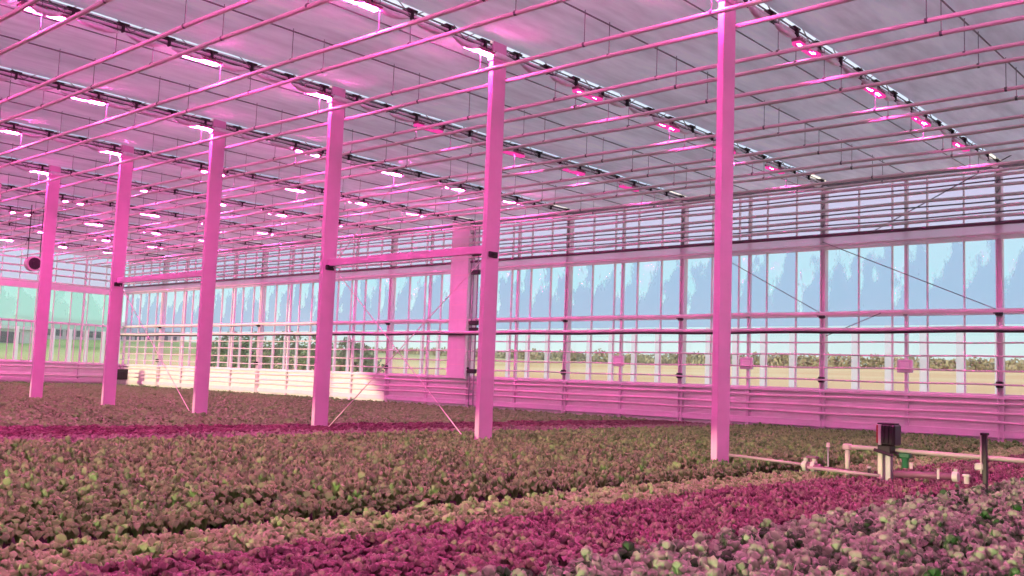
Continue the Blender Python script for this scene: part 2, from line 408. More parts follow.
def build_wall_fittings():
    # posts, two per bay
    n = 0; k = 0
    for i in range(-1, 20):
        y = 6.90+2.262*i if i < 19 else YE-.35
        if i >= 19: y = YE-.3
        main = (i % 2 == 0)
        if i < 0: nm = 'nearest the camera, beyond the first girder'
        lab = ('pale wall post carrying the %s girder at the side wall' % near(i//2)) if main else \
              ('slim pale wall post midway before the %s girder end' % near((i+1)//2))
        if i == 19: lab = 'pale corner post where the side wall meets the end wall'
        root = empty('wall_post', (XW, y, .07), lab, 'post')
        b = MB()
        if main:
            b.box(-.09, -.02, -.075, -.045, 0, 7.25); b.box(-.09, -.02, .045, .075, 0, 7.25)
            b.box(-.02, .04, -.07, .07, 0, 7.25)
            b.build('profile', M['film'], root)
            w = MB(); zz0 = 5.4; pts = []
            for q in range(14): pts.append((-.055, -.045 if q % 2 else .045, zz0+q*.13))
            w.path(pts, .016, 5)
            w.build('lacing', M['galv'], root)
            for zz in (3.12, 1.36):
                q = MB(); q.box(-.18, -.05, -.08, .08, zz, zz+.16, .02); q.tube((-.17, -.11, zz+.08), (-.17, .11, zz+.08), .03)
                q.build('bracket', M['dark'], root)
        else:
            b.box(-.06, .04, -.04, .04, 0, 7.25)
            b.build('profile', M['film'], root)
            q = MB(); q.box(-.13, -.05, -.05, .05, 3.16, 3.26, .01); q.build('bracket', M['galv'], root)
    # small flat boxes on three of the slim posts
    for i, t in ((1, 'first'), (3, 'second'), (5, 'third')):
        y = 6.90+2.262*i
        root = empty('sensor_box', (XW-.12, y, 1.75), 'small pink-lit flat box on the %s slim wall post from the camera' % t, 'box')
        b = MB(); b.box(-.05, .04, -.20, .20, 0, .34, .015); b.build('housing', M['film'], root)
        b = MB(); b.box(-.065, -.05, -.12, .12, .08, .26, .006); b.build('lid', M['panel'], root)
    # wall pipes
    def wall_pipe(z, r, x, lab, mat, name='wall_pipe', grp=None, shade_tube=False):
        root = empty(name, (x, 2, z), lab, 'pipe', grp)
        b = MB(); pts = [(0, y, .012*math.sin(y*1.3+z*9)) for y in np.arange(0, YE-2.2, 1.1)]
        b.path(pts, r, 8); b.build('tube', mat, root, smooth=True)
        if shade_tube:
            b = MB(); b.path([(-.02, p[1], p[2]-r*1.35) for p in pts], r*.62, 8); b.build('underside_shade', M['black_plastic'], root, smooth=True)  # black tube stands in for the shade on the pipe's underside
    wall_pipe(2.86, .055, XW-.42, 'thick pink-lit heating pipe with dark underside crossing the side windows', M['pipe'], shade_tube=True)
    wall_pipe(3.32, .06, XW-.16, 'pink-lit rail at the foot of the misted upper panes', M['pipe'], 'window_rail')
    for z, t in ((2.53, 'topmost'), (2.19, 'second'), (1.84, 'third'), (1.50, 'lowest')):
        wall_pipe(z, .022, XW-.20, '%s of the four thin pipes across the lower side windows' % t, M['pipe'])
    for z, t in ((1.04, 'upper'), (.80, 'middle'), (.60, 'lower')):
        wall_pipe(z, .035, XW-.14, '%s pink-lit pipe along the base panel of the side wall' % t, M['pipe'])
    for z, t in ((6.66, 'topmost'), (6.40, 'second'), (6.16, 'third'), (5.88, 'fourth'), (5.64, 'lowest')):
        wall_pipe(z, .045, XW-.30, '%s pink-lit pipe across the upper side wall below the screen' % t, M['pipe'])
    for k, z in enumerate((6.53, 6.03, 5.74)):
        wall_pipe(z, .02, XW-.25, '%s thin dark cable across the upper side wall' % ('highest', 'middle', 'lowest')[k], M['wire'], 'wall_cable')
    wall_pipe(6.92, .06, XW-.12, 'dark gutter pipe where the screen meets the side wall', M['galv'])
    # screen roller and its hanging band
    root = empty('screen_roller', (XW-.2, 2, 5.48), 'dark pink roller with pleated film band above the misted panes', 'roller')
    b = MB(); b.tube((0, 0, 0), (0, YE-2.1, 0), .05, 10); b.build('roller_tube', M['purple_pipe'], root, smooth=True)
    b = MB(); b.box(.06, .064, 0, YE-2.1, -.40, -.03)
    b.build('film_band', M['band'], root)
    b = MB(); b.box(.03, .06, 0, YE-2.1, -.30, -.25); b.build('batten', M['pipe'], root)
    # end wall pipes
    for z, t in ((.98, 'upper'), (.55, 'lower')):
        root = empty('end_wall_pipe', (8, YE-.25, z), '%s pink-lit pipe along the base of the far end wall' % t, 'pipe')
        b = MB(); b.tube((0, 0, 0), (XW-8.3, 0, 0), .05, 8); b.build('tube', M['pipe'], root, smooth=True)
    for z, t in ((5.35, 'lowest'), (5.75, 'second lowest'), (6.1, 'second highest'), (6.5, 'highest')):
        root = empty('end_wall_pipe', (8, YE-.25, z), '%s pipe across the bright upper part of the end wall' % t, 'pipe')
        b = MB(); b.tube((0, 0, 0), (XW-8.3, 0, 0), .045, 8); b.build('tube', M['pipe'], root, smooth=True)
    root = empty('screen_roller', (8, YE-.15, 5.2), 'cream roller band above the green-tinted end wall panes', 'roller')
    b = MB(); b.box(0, XW-8.2, -.04, .04, -.22, .1, .01); b.build('film_band', M['film'], root)
    # end wall posts
    for j, x in enumerate((23.4, 21.2, 18.9, 16.7, 14.4, 12.2)):
        root = empty('wall_post', (x, YE-.02, .07), 'pale post of the far end wall, %s from the corner' % ORD[j], 'post')
        b = MB(); b.box(-.04, .04, -.05, .05, 0, 7.2); b.build('profile', M['film'], root)
    # tall closed panel and the dark riser beside it
    root = empty('wall_cover_panel', (XW-.3, 25.4, .07), 'tall flat pink-lit panel standing against the side wall', 'panel')
    b = MB(); b.box(-.04, .1, -.46, .46, 1.1, 7.1, .01); b.build('sheet', M['film'], root)
    b = MB()
    for z in np.arange(1.6, 7, .55): b.box(-.055, -.04, -.46, .46, z, z+.025)
    b.build('batten', M['pipe'], root)
    root = empty('cable_riser', (XW-.32, 24.55, .07), 'dark cable riser with junction boxes beside the tall panel', 'riser')
    b = MB(); b.tube((0, -.10, 0), (0, -.10, 6.9), .03); b.tube((0, .12, 0), (0, .12, 6.9), .025); b.build('conduit', M['galv'], root)
    for z in (1.3, 3.05, 2.8, 4.9, 5.6):
        b = MB(); b.box(-.09, .05, -.2, .18, z, z+.16, .015); b.build('junction_box', M['dark'], root)

def build_columns():
    pos_words = ['nearest and widest pale steel column, rising from the lettuce beside the pipe', 'second pale steel column from the camera', 'third pale steel column from the camera',
                 'fourth pale steel column from the camera', 'fifth pale steel column from the camera', 'sixth pale steel column, the one at the bright end wall']
    root0 = None
    for i in range(7):
        y = Y0+S*i
        lab = pos_words[i] if i < 6 else 'seventh and farthest pale steel column'
        root = empty('steel_column', (XC, y, .07), lab, 'column', None)
        if i == 0:
            parts = []
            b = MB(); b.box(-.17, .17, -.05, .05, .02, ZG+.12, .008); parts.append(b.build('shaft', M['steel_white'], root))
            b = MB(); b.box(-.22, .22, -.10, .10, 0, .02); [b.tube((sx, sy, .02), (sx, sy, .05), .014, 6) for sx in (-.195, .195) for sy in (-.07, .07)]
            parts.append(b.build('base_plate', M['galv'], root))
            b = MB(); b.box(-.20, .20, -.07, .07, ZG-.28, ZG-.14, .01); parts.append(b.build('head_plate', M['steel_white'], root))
            root0 = root
        else:
            for ch in root0.children:
                c = ch.copy(); COL.objects.link(c); c.parent = root
        if i in (1, 2, 4):
            b = MB(); b.box(-.10, .10, -.09, .09, 3.20, 3.30, .01); b.tube((.0, -.14, 3.25), (0, .14, 3.25), .03)
            b.build('brace_bracket', M['dark'], root)

CLIP = [None]
def build_girders():
    for g in range(NG):
        y = Y0+S*g
        root = empty('trellis_girder', (XC, y, ZG), '%s trellis girder running across the house under the screen' % near(g).capitalize() if g else 'nearest trellis girder, reaching the side wall above the irrigation pipes', 'girder', None)
        x0, x1 = -14-XC, XW-XC
        b = MB(); b.tube((x0, 0, -.015), (x1, 0, -.015), .016, 6); b.tube((x0, 0, .085), (x1, 0, .085), .014, 6); b.build('bottom_chord', M['dark_galv'], root)
        b = MB(); b.tube((x0, .02, .035), (x1, .02, .035), .026, 8); b.build('drive_tube', M['alu'], root)
        b = MB(); b.box(x0, x1, -.03, .03, .36, .40); b.build('top_chord', M['galv'], root)
        b = MB(); x = x0; k = 0; st = .60
        while x < x1-st:
            za, zb = (0, .37) if k % 2 == 0 else (.37, 0)
            b.tube((x, 0, za), (x+st, 0, zb), .011, 5); x += st; k += 1
        b.build('lattice', M['galv'], root)
        # packed aluminised screen bundle hanging in swags under the chord, clipped at intervals
        q = MB(); x = x0+.2; k = 0; st = .85; cpos = []
        while x < x1-.3:
            n = 7; pts = []; rr = []
            for j in range(n):
                t = j/(n-1); pts.append((x+.04+t*(st-.12), -.05, -.07-.035*math.sin(math.pi*t)+.01*math.sin(k*3.1+j))); rr.append(.012+.05*math.sin(math.pi*min(1, max(0, t)))**.5)
            q.path(pts, rr, 7)
            cpos.append(x); x += st; k += 1
        q.build('screen_bundle', M['alu'], root, smooth=True)
        for x in cpos:
            if x+XC < 3: continue
            if CLIP[0] is None:
                cl = MB(); cl.box(-.11, .11, -.05, .20, .085, .115, .01); cl.box(-.018, .018, -.06, .02, -.05, .09, .006); CLIP[0] = cl.build('clip', M['dark'], root); CLIP[0].location = (x, 0, 0)
            else:
                c = CLIP[0].copy(); COL.objects.link(c); c.parent = root; c.location = (x, 0, 0)
        b = MB(); b.tube((x0, .20, .12), (x1, .20, .12), .018, 6); b.build('screen_edge_tube', M['dark'], root)
        b = MB(); b.tube((x0, .78, .08), (x1, .78, .08), .012, 5); b.build('guide_wire', M['wire'], root)
        # mid-bay support wire
        w = MB(); w.tube((-14, 0, 0), (XW, 0, 0), .014, 5)
        o = w.build('support_cable', M['wire'], loc=None); o.location = (0, y-S/2, 6.96)
        tag(o, 'thin dark support cable midway before the %s girder' % near(g), 'cable')

LAMPX = [-2.9, .1, 3.2, 6.16, 8.93, 11.57, 14.63, 17.47, 19.95, 22.5]
def build_lamps():
    protos = {}
    names = {9: 'next to the side wall', 8: 'second from the side wall', 7: 'third from the side wall', 6: 'just past the column', 5: 'close beside the column head',
             4: 'second before the column', 3: 'third before the column', 2: 'fourth before the column', 1: 'fifth before the column', 0: 'sixth before the column'}
    for g in range(-2, NG):
        y = Y0+S*g
        for i, x in enumerate(LAMPX):
            lab = 'pink LED grow lamp %s on the %s girder' % (names[i], near(g)) if g >= 0 else 'pink LED grow lamp on a girder behind the camera'
            grp = 'pink grow lamps under the girders' if g >= 0 else 'grow lamps behind the camera'
            shade = x > 12.5 and g < 3
            if shade not in protos:
                root = empty('grow_lamp', (x, y-.02, 6.77), lab, 'lamp', grp)
                b = MB(); b.box(-.42, .42, -.075, .075, .02, .075, .012)
                for k in range(9): b.box(-.38+k*.09, -.36+k*.09, -.06, .06, .075, .10)
                b.build('housing', M['lamp_body'], root)
                for s in (-1, 1):
                    c = s*.18
                    b = MB(); b.box(c-.155, c+.155, -.045, .045, -.012 if not shade else .008, .022, .006); b.build('light_strip', M['led'], root)
                if shade:
                    b = MB(); b.box(-.40, .40, -.068, -.060, -.035, .02); b.box(-.40, .40, .060, .068, -.035, .02)
                    for c in (-.4, 0, .392): b.box(c, c+.008, -.06, .06, -.035, .02)
                    b.build('lens_rim', M['led_rim'], root)
                for s in (-.3, .3):
                    b = MB(); b.tube((s, 0, .08), (s, 0, .15), .01, 6); b.build('hanger', M['wire'], root)
                protos[shade] = root
            else:
                c = copy_tree(protos[shade]); c.location = (x, y-.02, 6.77); c['label'] = lab; c['group'] = grp

PIPEX = [3.42, 4.08, 5.45, 6.11, 7.36, 8.02, 9.35, 10.0, 11.62, 12.27, 13.66, 14.28, 15.35, 16.05, 17.58, 18.22, 19.45, 20.15, 21.35, 21.95, 23.2, 23.85]
def build_pipes():
    for i, x in enumerate(PIPEX):
        k = len(PIPEX)-1-i
        lab = 'overhead pink-lit heating pipe, %s out from the side wall' % ORD[k]
        root = empty('overhead_pipe', (x, -3, 6.45), lab, 'pipe', None)
        b = MB(); L = YE+2.6; pts = []
        for j in range(int(L/1.5)+1):
            y = j*1.5; t = ((y-3-Y0) % (S/2))/(S/2); pts.append((.006*math.sin(j+i), y, -.018*math.sin(math.pi*t)))
        b.path(pts, .037, 8); b.build('tube', M['pipe'], root, smooth=True)
        hp = None
        for g in range(0, 2*NG):
            y = Y0-S/2+S/2*g
            if hp is None:
                h = MB(); top = .56
                h.tube((0, 0, .02), (0, 0, top), .007, 5); h.tube((0, -.02, 0), (0, .02, 0), .042, 8)
                hp = h.build('hanger', M['wire'], root); hp.location = (0, y+3, 0)
            else:
                c = hp.copy(); COL.objects.link(c); c.parent = root; c.location = (0, y+3, 0)

def build_braces():
    def rod(a, b, lab, mat='pipe', r=.009, name='brace_rod'):
        m = MB(); m.tube(a, b, r, 6); c = (Vector(a)+Vector(b))/2
        o = m.build(name, M[mat], loc=c); tag(o, lab, 'brace')
    y1, y2, y3, y4 = [Y0+S*k for k in (1, 2, 3, 4)]
    rod((XC+.02, y1+.1, 3.33), (XC+.02, y2-.25, .12), 'thin brace rod from high on the second column down to the third column foot')
    rod((XC+.06, y2-.1, 3.33), (XC+.06, y1+.45, .12), 'thin brace rod from high on the third column down towards the second column foot')
    rod((XC+.02, y3+.4, .12), (XC+.02, y4-.1, 3.33), 'thin brace rod from the fifth column down to the fourth column foot')
    rod((XC+.06, y2-.1, 3.4), (XC+.06, y1+2.6, 4.9), 'short brace rod rising from the third column bracket')
    for ya, yb, t, u in ((y1, y2, 'second', 'third'), (y3, y4, 'fourth', 'fifth')):
        m = MB(); m.box(-.04, .04, ya+.05, yb-.05, -.07, .07, .008)
        o = m.build('tie_beam', M['steel_white'], loc=(0, 0, 0)); o.location = (XC+.0, 0, 3.42)
        tag(o, 'pink-lit horizontal beam joining the %s and %s columns' % (t, u), 'beam')
    rod((XW-.25, Y0+.1, 3.35), (XW-.25, Y0+2*2.262, 5.3), 'thin dark brace wire across panes right of the nearest column', 'wire', .012, 'brace_wire')
    rod((XW-.25, Y0+S+.1, 3.35), (XW-.25, Y0+S+3.4, 5.2), 'thin dark brace wire across panes by the second girder end', 'wire', .012, 'brace_wire')
    rod((XW-.25, Y0+S-.1, 2.7), (XW-.25, Y0+S-1.6, 3.3), 'short dark brace wire under the second girder end', 'wire', .012, 'brace_wire')
    rod((XW-.6, Y0-.5, 7.1), (XW-.1, Y0+3.2, 5.5), 'slanting dark wire over the upper wall near the nearest girder', 'wire', .014, 'brace_wire')

def build_irrigation():
    X = XC
    def t(name, lab, cat, y, z=.07, grp=None): return empty(name, (X, y, z), lab, cat, grp)
    # supply pipe
    r = t('supply_pipe', 'thin cream pipe running from the nearest column to the pipe fitting', 'pipe', 6.7)
    b = MB(); b.path([(0, 0, .21), (0, -.4, .20), (0, -1.1, .17)], .018, 8); b.build('tube', M['dull_pipe'], r, smooth=True)
    b = MB(); b.tube((0, -1.06, .17), (0, -1.14, .17), .035, 10); b.build('coupling', M['white_plastic'], r)
    # valve fitting with white collars
    r = t('pipe_fitting', 'dark pipe fitting with white collars at the end of the cream supply pipe', 'fitting', 5.5)
    b = MB(); b.tube((0, .12, .17), (0, -.12, .15), .045, 10); b.tube((0, 0, .16), (0, 0, .27), .03, 8); b.box(-.05, .05, -.07, .07, .26, .29, .008); b.build('body', M['purple_pipe'], r)
    for y in (.09, -.02):
        b = MB(); b.tube((0, y+.025, .16), (0, y-.025, .16), .07, 12); b.tube((0, y, .16), (0, y, .26), .03, 8); b.build('collar', M['white_plastic'], r)
    # low pale pipe to the stand
    r = t('ground_pipe', 'pale pipe lying on the lettuce between the fitting and the pump stand', 'pipe', 5.4)
    b = MB(); b.path([(-.14, .1, .15), (-.14, -.4, .14), (-.12, -.8, .13)], .019, 10); b.build('tube', M['dull_pipe'], r, smooth=True)
    b = MB(); b.path([(-.08, .05, .16), (-.08, -.36, .15)], .018, 8); b.build('hose', M['purple_pipe'], r, smooth=True)
    r = t('ground_pipe', 'thick plum hose with white end clamp lying right of the pump stand', 'pipe', 4.45)
    b = MB(); b.path([(0, 0, .16), (0, -.3, .175), (0, -.72, .19)], .04, 10); b.build('hose', M['purple_pipe'], r, smooth=True)
    b = MB(); b.tube((0, -.68, .19), (0, -.74, .19), .06, 12); b.tube((0, -.71, .19), (0, -.71, .28), .022, 8); b.build('clamp', M['white_plastic'], r)
    b = MB(); b.tube((0, -.83, .12), (0, -.83, .22), .03, 10); b.box(-.03, .03, -.87, -.79, .2, .23, .006); b.build('end_cap', M['white_plastic'], r)
    b = MB(); b.tube((-.05, -.53, .15), (-.05, -.53, .27), .016, 8); b.build('nozzle', M['white_plastic'], r)
    # stake
    r = t('sprinkler_stake', 'thin upright stake with pale cap behind the fitting', 'stake', 5.29)
    b = MB(); b.tube((0, 0, .1), (0, 0, .42), .013, 8); b.build('rod', M['galv'], r)
    b = MB(); b.tube((0, 0, .42), (0, 0, .475), .028, 10, .02); b.build('cap', M['cream'], r)
    # white rail frame
    r = t('pipe_rail', 'cream pipe rail on a leg passing behind the black control box', 'rail', 5.10)
    b = MB(); b.path([(.1, .0, .44), (.1, -.3, .44), (.1, -1.0, .435), (.1, -3.6, .42)], .027, 10); b.build('top_pipe', M['cream'], r, smooth=True)
    b = MB(); b.tube((.1, -.02, .02), (.1, -.02, .45), .027, 10); b.build('leg', M['cream'], r, smooth=True)
    b = MB(); b.box(.05, .15, -.07, .03, .40, .475, .015); b.build('elbow', M['cream'], r)
    # pump stand and control box
    r = t('control_box', 'black control box with red and white edge on a cream post', 'control box', 4.56)
    b = MB(); b.box(-.11, .11, -.155, .03, .50, .75, .015); b.build('housing', M['black_plastic'], r)
    for k in range(3):
        b = MB(); b.box(-.13, -.105, -.135+k*.055, -.108+k*.055, .52, .735, .004); b.build('cooling_fin', M['black_plastic'], r)
    b = MB(); b.box(-.11, .10, .03, .075, .52, .745, .01); b.build('side_plate', M['red_plate'], r)
    b = MB(); b.box(-.125, -.08, .01, .045, .50, .75, .004); b.build('edge_strip', M['white_plastic'], r)
    b = MB(); b.box(-.09, .09, -.14, .07, .75, .77, .008); b.build('lid', M['dark'], r)
    b = MB(); b.box(-.05, .05, .02, .08, .05, .42, .008); b.build('post', M['cream'], r)
    b = MB(); b.box(-.04, .04, -.08, -.01, .05, .42, .008); b.build('rear_post', M['galv'], r)
    b = MB(); b.box(-.08, .08, -.09, .07, .40, .50, .01); b.tube((-.1, -.12, .38), (-.1, .1, .44), .02, 8); b.build('bracket', M['dark'], r)
    b = MB(); b.path([(0, -.1, .42), (0, -.16, .40), (0, -.2, .36)], .015, 8); b.build('cable', M['dark'], r, smooth=True)
    # green valve
    r = t('green_valve', 'green plastic valve hanging below the cream rail beside the control box', 'valve', 4.32)
    b = MB(); b.tube((0, 0, .24), (0, 0, .42), .035, 10, .05); b.box(-.05, .05, -.065, .065, .36, .42, .012); b.build('body', M['green_plastic'], r)
    b = MB(); b.tube((0, -.07, .24), (0, -.07, .31), .02, 8); b.build('spout', M['white_plastic'], r)
    r = t('stub_pipe', 'small dark stub pipe standing left of the cream post', 'pipe', 4.76)
    b = MB(); b.tube((0, 0, .07), (0, 0, .2), .018, 8); b.build('tube', M['dark'], r)
    b = MB(); b.tube((0, 0, .2), (0, 0, .225), .028, 8); b.build('cap', M['white_plastic'], r)
    # dark post at the frame's edge
    r = t('rail_post', 'dark upright post with small white clamp crossing the cream rail', 'post', 3.43)
    b = MB(); b.box(-.03, .03, -.035, .01, .0, .71, .005); b.build('shaft', M['dark'], r)
    b = MB(); b.box(-.035, .025, .015, .032, .25, .71, .003); b.build('edge_strip', M['cream'], r)
    b = MB(); b.box(-.055, .05, .0, .09, .29, .37, .012); b.build('clamp', M['white_plastic'], r)
    b = MB(); b.box(-.045, .045, -.05, .03, .69, .72, .008); b.build('cap', M['dark'], r)

def build_fan():
    r = empty('hanging_fan', (13.45, 33.8, 4.5), 'small pink-lit fan hung on two rods left of the sixth column', 'fan')
    b = MB(); n = 20
    b.tube((0, -.12, 0), (0, .12, 0), .26, n); b.build('housing', M['pipe'], r)
    b = MB(); b.tube((0, -.15, 0), (0, -.12, 0), .2, n); b.tube((0, -.18, 0), (0, -.15, 0), .09, 12); b.build('motor', M['dark'], r)
    for s in (-1, 1):
        b = MB(); b.tube((s*.2, 0, .1), (s*.2, 0, 1.98), .015, 6); b.build('rod', M['dark'], r)
    r = empty('equipment_box', (24.5, 49.5, .07), 'black equipment box on the floor in the far corner', 'box')
    b = MB(); b.box(-.45, .35, -.3, .3, .38, .92, .03); b.build('housing', M['black_plastic'], r)
    b = MB(); b.box(-.4, .3, -.25, .25, 0, .38, .02); b.build('plinth', M['galv'], r)
    b = MB(); b.box(-.3, .2, -.32, -.3, .5, .8, .01); b.build('door', M['dark'], r)

# ------------------------------------------------------------------ crops
def head_arrays(n_leaf, nu, nv, R, Ht, seed, upright=.5):
    """One lettuce head: rounded, cupped leaves that rise from the heart and curl over. Returns verts (n,3), quads (m,4)."""
    r = np.random.default_rng(seed); V = []; Fq = []
    for k in range(n_leaf):
        ring = k/n_leaf
        a = k*2.39996 + r.uniform(-.35, .35)
        L = R*(1.15-.75*ring)*r.uniform(.85, 1.15); W = R*(.40-.08*ring)*r.uniform(.85, 1.2)
        top = Ht*(.50+.42*ring)*r.uniform(.82, 1.15); droop = r.uniform(.25, .6)*(1-.3*ring)
        ph = r.uniform(0, 6.28); ph2 = r.uniform(0, 6.28); base = len(V)
        for i in range(nu+1):
            u = i/nu
            rad = L*(.12*u + .88*u**1.35)
            z = top*(math.sin(min(1., u*1.35)*math.pi/2) - droop*max(0., u-.62)*2.0)
            w = W*(.30+.70*math.sin(math.pi*min(1, .10+u*.78)))*(1 if u < .8 else (1-.55*((u-.8)/.2)**2))
            for j in range(nv+1):
                s = 2*j/nv-1
                ruff = .07*R*(math.sin(ph+u*9+s*5)+.6*math.sin(ph2+s*11))*u
                rr = rad - .22*R*s*s*u*u + ruff*.4
                zz = z + ruff - .22*R*s*s*u
                x = rr*math.cos(a) - s*w*math.sin(a); y = rr*math.sin(a) + s*w*math.cos(a)
                V.append((x, y, max(.002, zz)))
        for i in range(nu):
            for j in range(nv):
                p = base+i*(nv+1)+j; Fq.append((p, p+1, p+nv+2, p+nv+1))
    return np.array(V, dtype=np.float32), np.array(Fq, dtype=np.int32)

def mesh_np(name, V, F, mat, smooth=True):
    me = bpy.data.meshes.new(name)
    me.vertices.add(len(V)); me.vertices.foreach_set('co', V.astype(np.float32).ravel())
    me.loops.add(F.size); me.loops.foreach_set('vertex_index', F.astype(np.int32).ravel())
    me.polygons.add(len(F)); me.polygons.foreach_set('loop_start', np.arange(0, F.size, 4, dtype=np.int32))
    me.materials.append(mat); me.update(calc_edges=True)
    me.polygons.foreach_set('use_smooth', np.full(len(F), smooth))
    me.update(); return me

def project(P):
    yaw, pit, rol, f = 0.8399, 0.0941, 0.0369, 969.55
    cy, sy = math.cos(yaw), math.sin(yaw)
    F = np.array([sy*math.cos(pit), cy*math.cos(pit), math.sin(pit)]); R = np.array([cy, -sy, 0]); U = np.cross(R, F)
    R2 = R*math.cos(rol)+U*math.sin(rol); U2 = np.cross(R2, F); Q = P-np.array([0, 0, H])
    z = Q@F; return 512+f*(Q@R2)/z, 288-f*(Q@U2)/z, z

def scatter(y0, y1, sp, xmin=.35, xmax=25.1, gap=None, margin=1.2):
    """Planting positions in rows along X between y0 and y1, only where the photograph could see them (plus a margin)."""
    out = []
    nr = max(1, int(round((y1-y0)/sp))); dy = (y1-y0)/nr
    for r in range(nr):
        y = y0+(r+.5)*dy
        a = max(xmin, .375*y-margin-.2); b = min(xmax, 4.1*y+margin+4)
        n = int((b-a)/sp)
        if n < 1: continue
        xs = a+(np.arange(n)+.5*(r % 2))*sp + rng.uniform(-.22, .22, n)*sp
        yy = y+rng.uniform(-.22, .22, n)*sp
        out.append(np.stack([xs, yy], 1))
    P = np.concatenate(out)
    keep = ~((np.abs(P[:, 0]-XC-.02) < .13) & (P[:, 1] < 6.9))
    for i in range(10):
        keep &= ~((np.abs(P[:, 0]-XC) < .2) & (np.abs(P[:, 1]-Y0-S*i) < .07))
    keep &= P[:, 0] < xmax
    P = P[keep]
    if gap is not None:
        P = P[gap(P) | (np.hypot(P[:, 0]-XC, P[:, 1]-Y0) < .5)]
    return P

ZB = .07
def undul(x, y): return .02*np.sin(x*.9+1.3*y)+.015*np.sin(2.3*y+.4*x)
def bed(kind_name, label_one, cat, group, label_rest, mat, zone, sp, R, Ht, near_lod, rest_lod, n_ind, seed):
    P = scatter(*zone[:2], sp, **(zone[2] if len(zone) > 2 else {}))
    n = len(P)
    sc_ = rng.uniform(.8, 1.22, n)*(1+undul(P[:, 0], P[:, 1])*3); rot = rng.uniform(0, 6.283, n); var = rng.integers(0, 4, n)
    C3 = np.stack([P[:, 0], P[:, 1], np.full(n, ZB+.1)], 1)
    px, py, pz = project(C3)
    vis = (px > -5) & (px < 1029) & (py < 590) & (pz > .3)
    order = np.argsort(np.where(vis, pz, 1e6+pz))
    ind = order[:n_ind] if n_ind else order[:0]
    rest = order[len(ind):]
    if len(ind):
        meshes = []
        for v in range(4):
            V, F = head_arrays(*near_lod, R, Ht, seed+v); meshes.append(mesh_np(kind_name, V, F, mat))
        for i in ind:
            o = bpy.data.objects.new(kind_name, meshes[var[i]]); COL.objects.link(o)
            o.location = (P[i, 0], P[i, 1], ZB); s = float(sc_[i]); o.scale = (s, s, s*float(rng.uniform(.9, 1.15)))
            o.rotation_euler = (float(rng.normal(0, .12)), float(rng.normal(0, .12)), float(rot[i]))
            tag(o, label_one, cat, group)
    if len(rest):
        VV = []; FF = []; off = 0
        heads = [head_arrays(*rest_lod, R, Ht, seed+v) for v in range(4)]
        for v in range(4):
            idx = rest[var[rest] == v]
            if not len(idx): continue
            V, F = heads[v]
            c, s = np.cos(rot[idx])[:, None], np.sin(rot[idx])[:, None]; k = sc_[idx][:, None]
            X = (V[None, :, 0]*c-V[None, :, 1]*s)*k+P[idx, 0][:, None]
            Y = (V[None, :, 0]*s+V[None, :, 1]*c)*k+P[idx, 1][:, None]
            Z = V[None, :, 2]*k+ZB
            VV.append(np.stack([X, Y, np.broadcast_to(Z, X.shape)], 2).reshape(-1, 3))
            FF.append((F[None]+(np.arange(len(idx))*len(V))[:, None, None]).reshape(-1, 4)+off); off += len(idx)*len(V)
        me = mesh_np(kind_name+'_bed', np.concatenate(VV), np.concatenate(FF), mat)
        o = bpy.data.objects.new(kind_name+'_bed', me); COL.objects.link(o); tag(o, label_rest, 'lettuce', None, 'stuff')
    print(kind_name, n, 'individual', len(ind))

def build_crops():
    streak = lambda P: ~((np.abs(P[:, 1]-5.95-.05*np.sin(P[:, 0]*1.1)) < .17) | ((np.abs(P[:, 1]-6.72-.06*np.sin(P[:, 0]*1.7)) < .17) & (np.sin(P[:, 0]*2.9) > -.7)))
    bed('mauve_lettuce', 'mauve-grey lettuce head with green heart in the nearest bed', 'lettuce', 'mauve lettuces in the nearest bed',
        'remaining mauve lettuces of the nearest bed', M['leaf_mauve'], (.4, 3.5), .155, .090, .17, (14, 5, 4), (12, 4, 3), 300, 10)
    bed('crimson_lettuce', 'crimson lettuce head in the red bed behind the mauve ones', 'lettuce', 'crimson lettuces in the red bed',
        'remaining crimson lettuces of the red bed', M['leaf_crimson'], (3.5, 5.02), .115, .074, .13, (11, 4, 4), (9, 3, 3), 300, 20)
    bed('pale_lettuce', 'pale yellow-green lettuce head in the narrow strip behind the red bed', 'lettuce', 'pale lettuces in the narrow strip',
        'remaining pale lettuces of the narrow strip', M['leaf_pale'], (5.02, 5.75), .115, .076, .14, (9, 4, 4), (7, 3, 3), 300, 30)
    bed('olive_lettuce', 'olive-green lettuce head in the wide middle bed', 'lettuce', 'olive lettuces in the wide middle bed',
        'remaining olive lettuces of the wide middle bed', M['leaf_olive'], (5.8, 12.9, dict(gap=streak)), .13, .088, .175, (9, 4, 4), (6, 3, 2), 300, 40)
    bed('rose_lettuce', 'rose lettuce', 'lettuce', None, 'strip of dusty rose lettuces just behind the olive bed', M['leaf_rose'], (12.95, 14.2), .16, .11, .14, None, (6, 3, 2), 0, 55)
    bed('plum_lettuce', 'plum lettuce', 'lettuce', None, 'narrow dark plum strip of lettuces before the far beds', M['leaf_plum'], (14.2, 16.3), .17, .12, .14, None, (6, 2, 2), 0, 50)
    bed('bronze_lettuce', 'bronze lettuce', 'lettuce', None, 'far brownish lettuces reaching to the side wall and end wall', M['leaf_brown'], (16.4, 50.5), .22, .15, .16, None, (5, 2, 2), 0, 60)

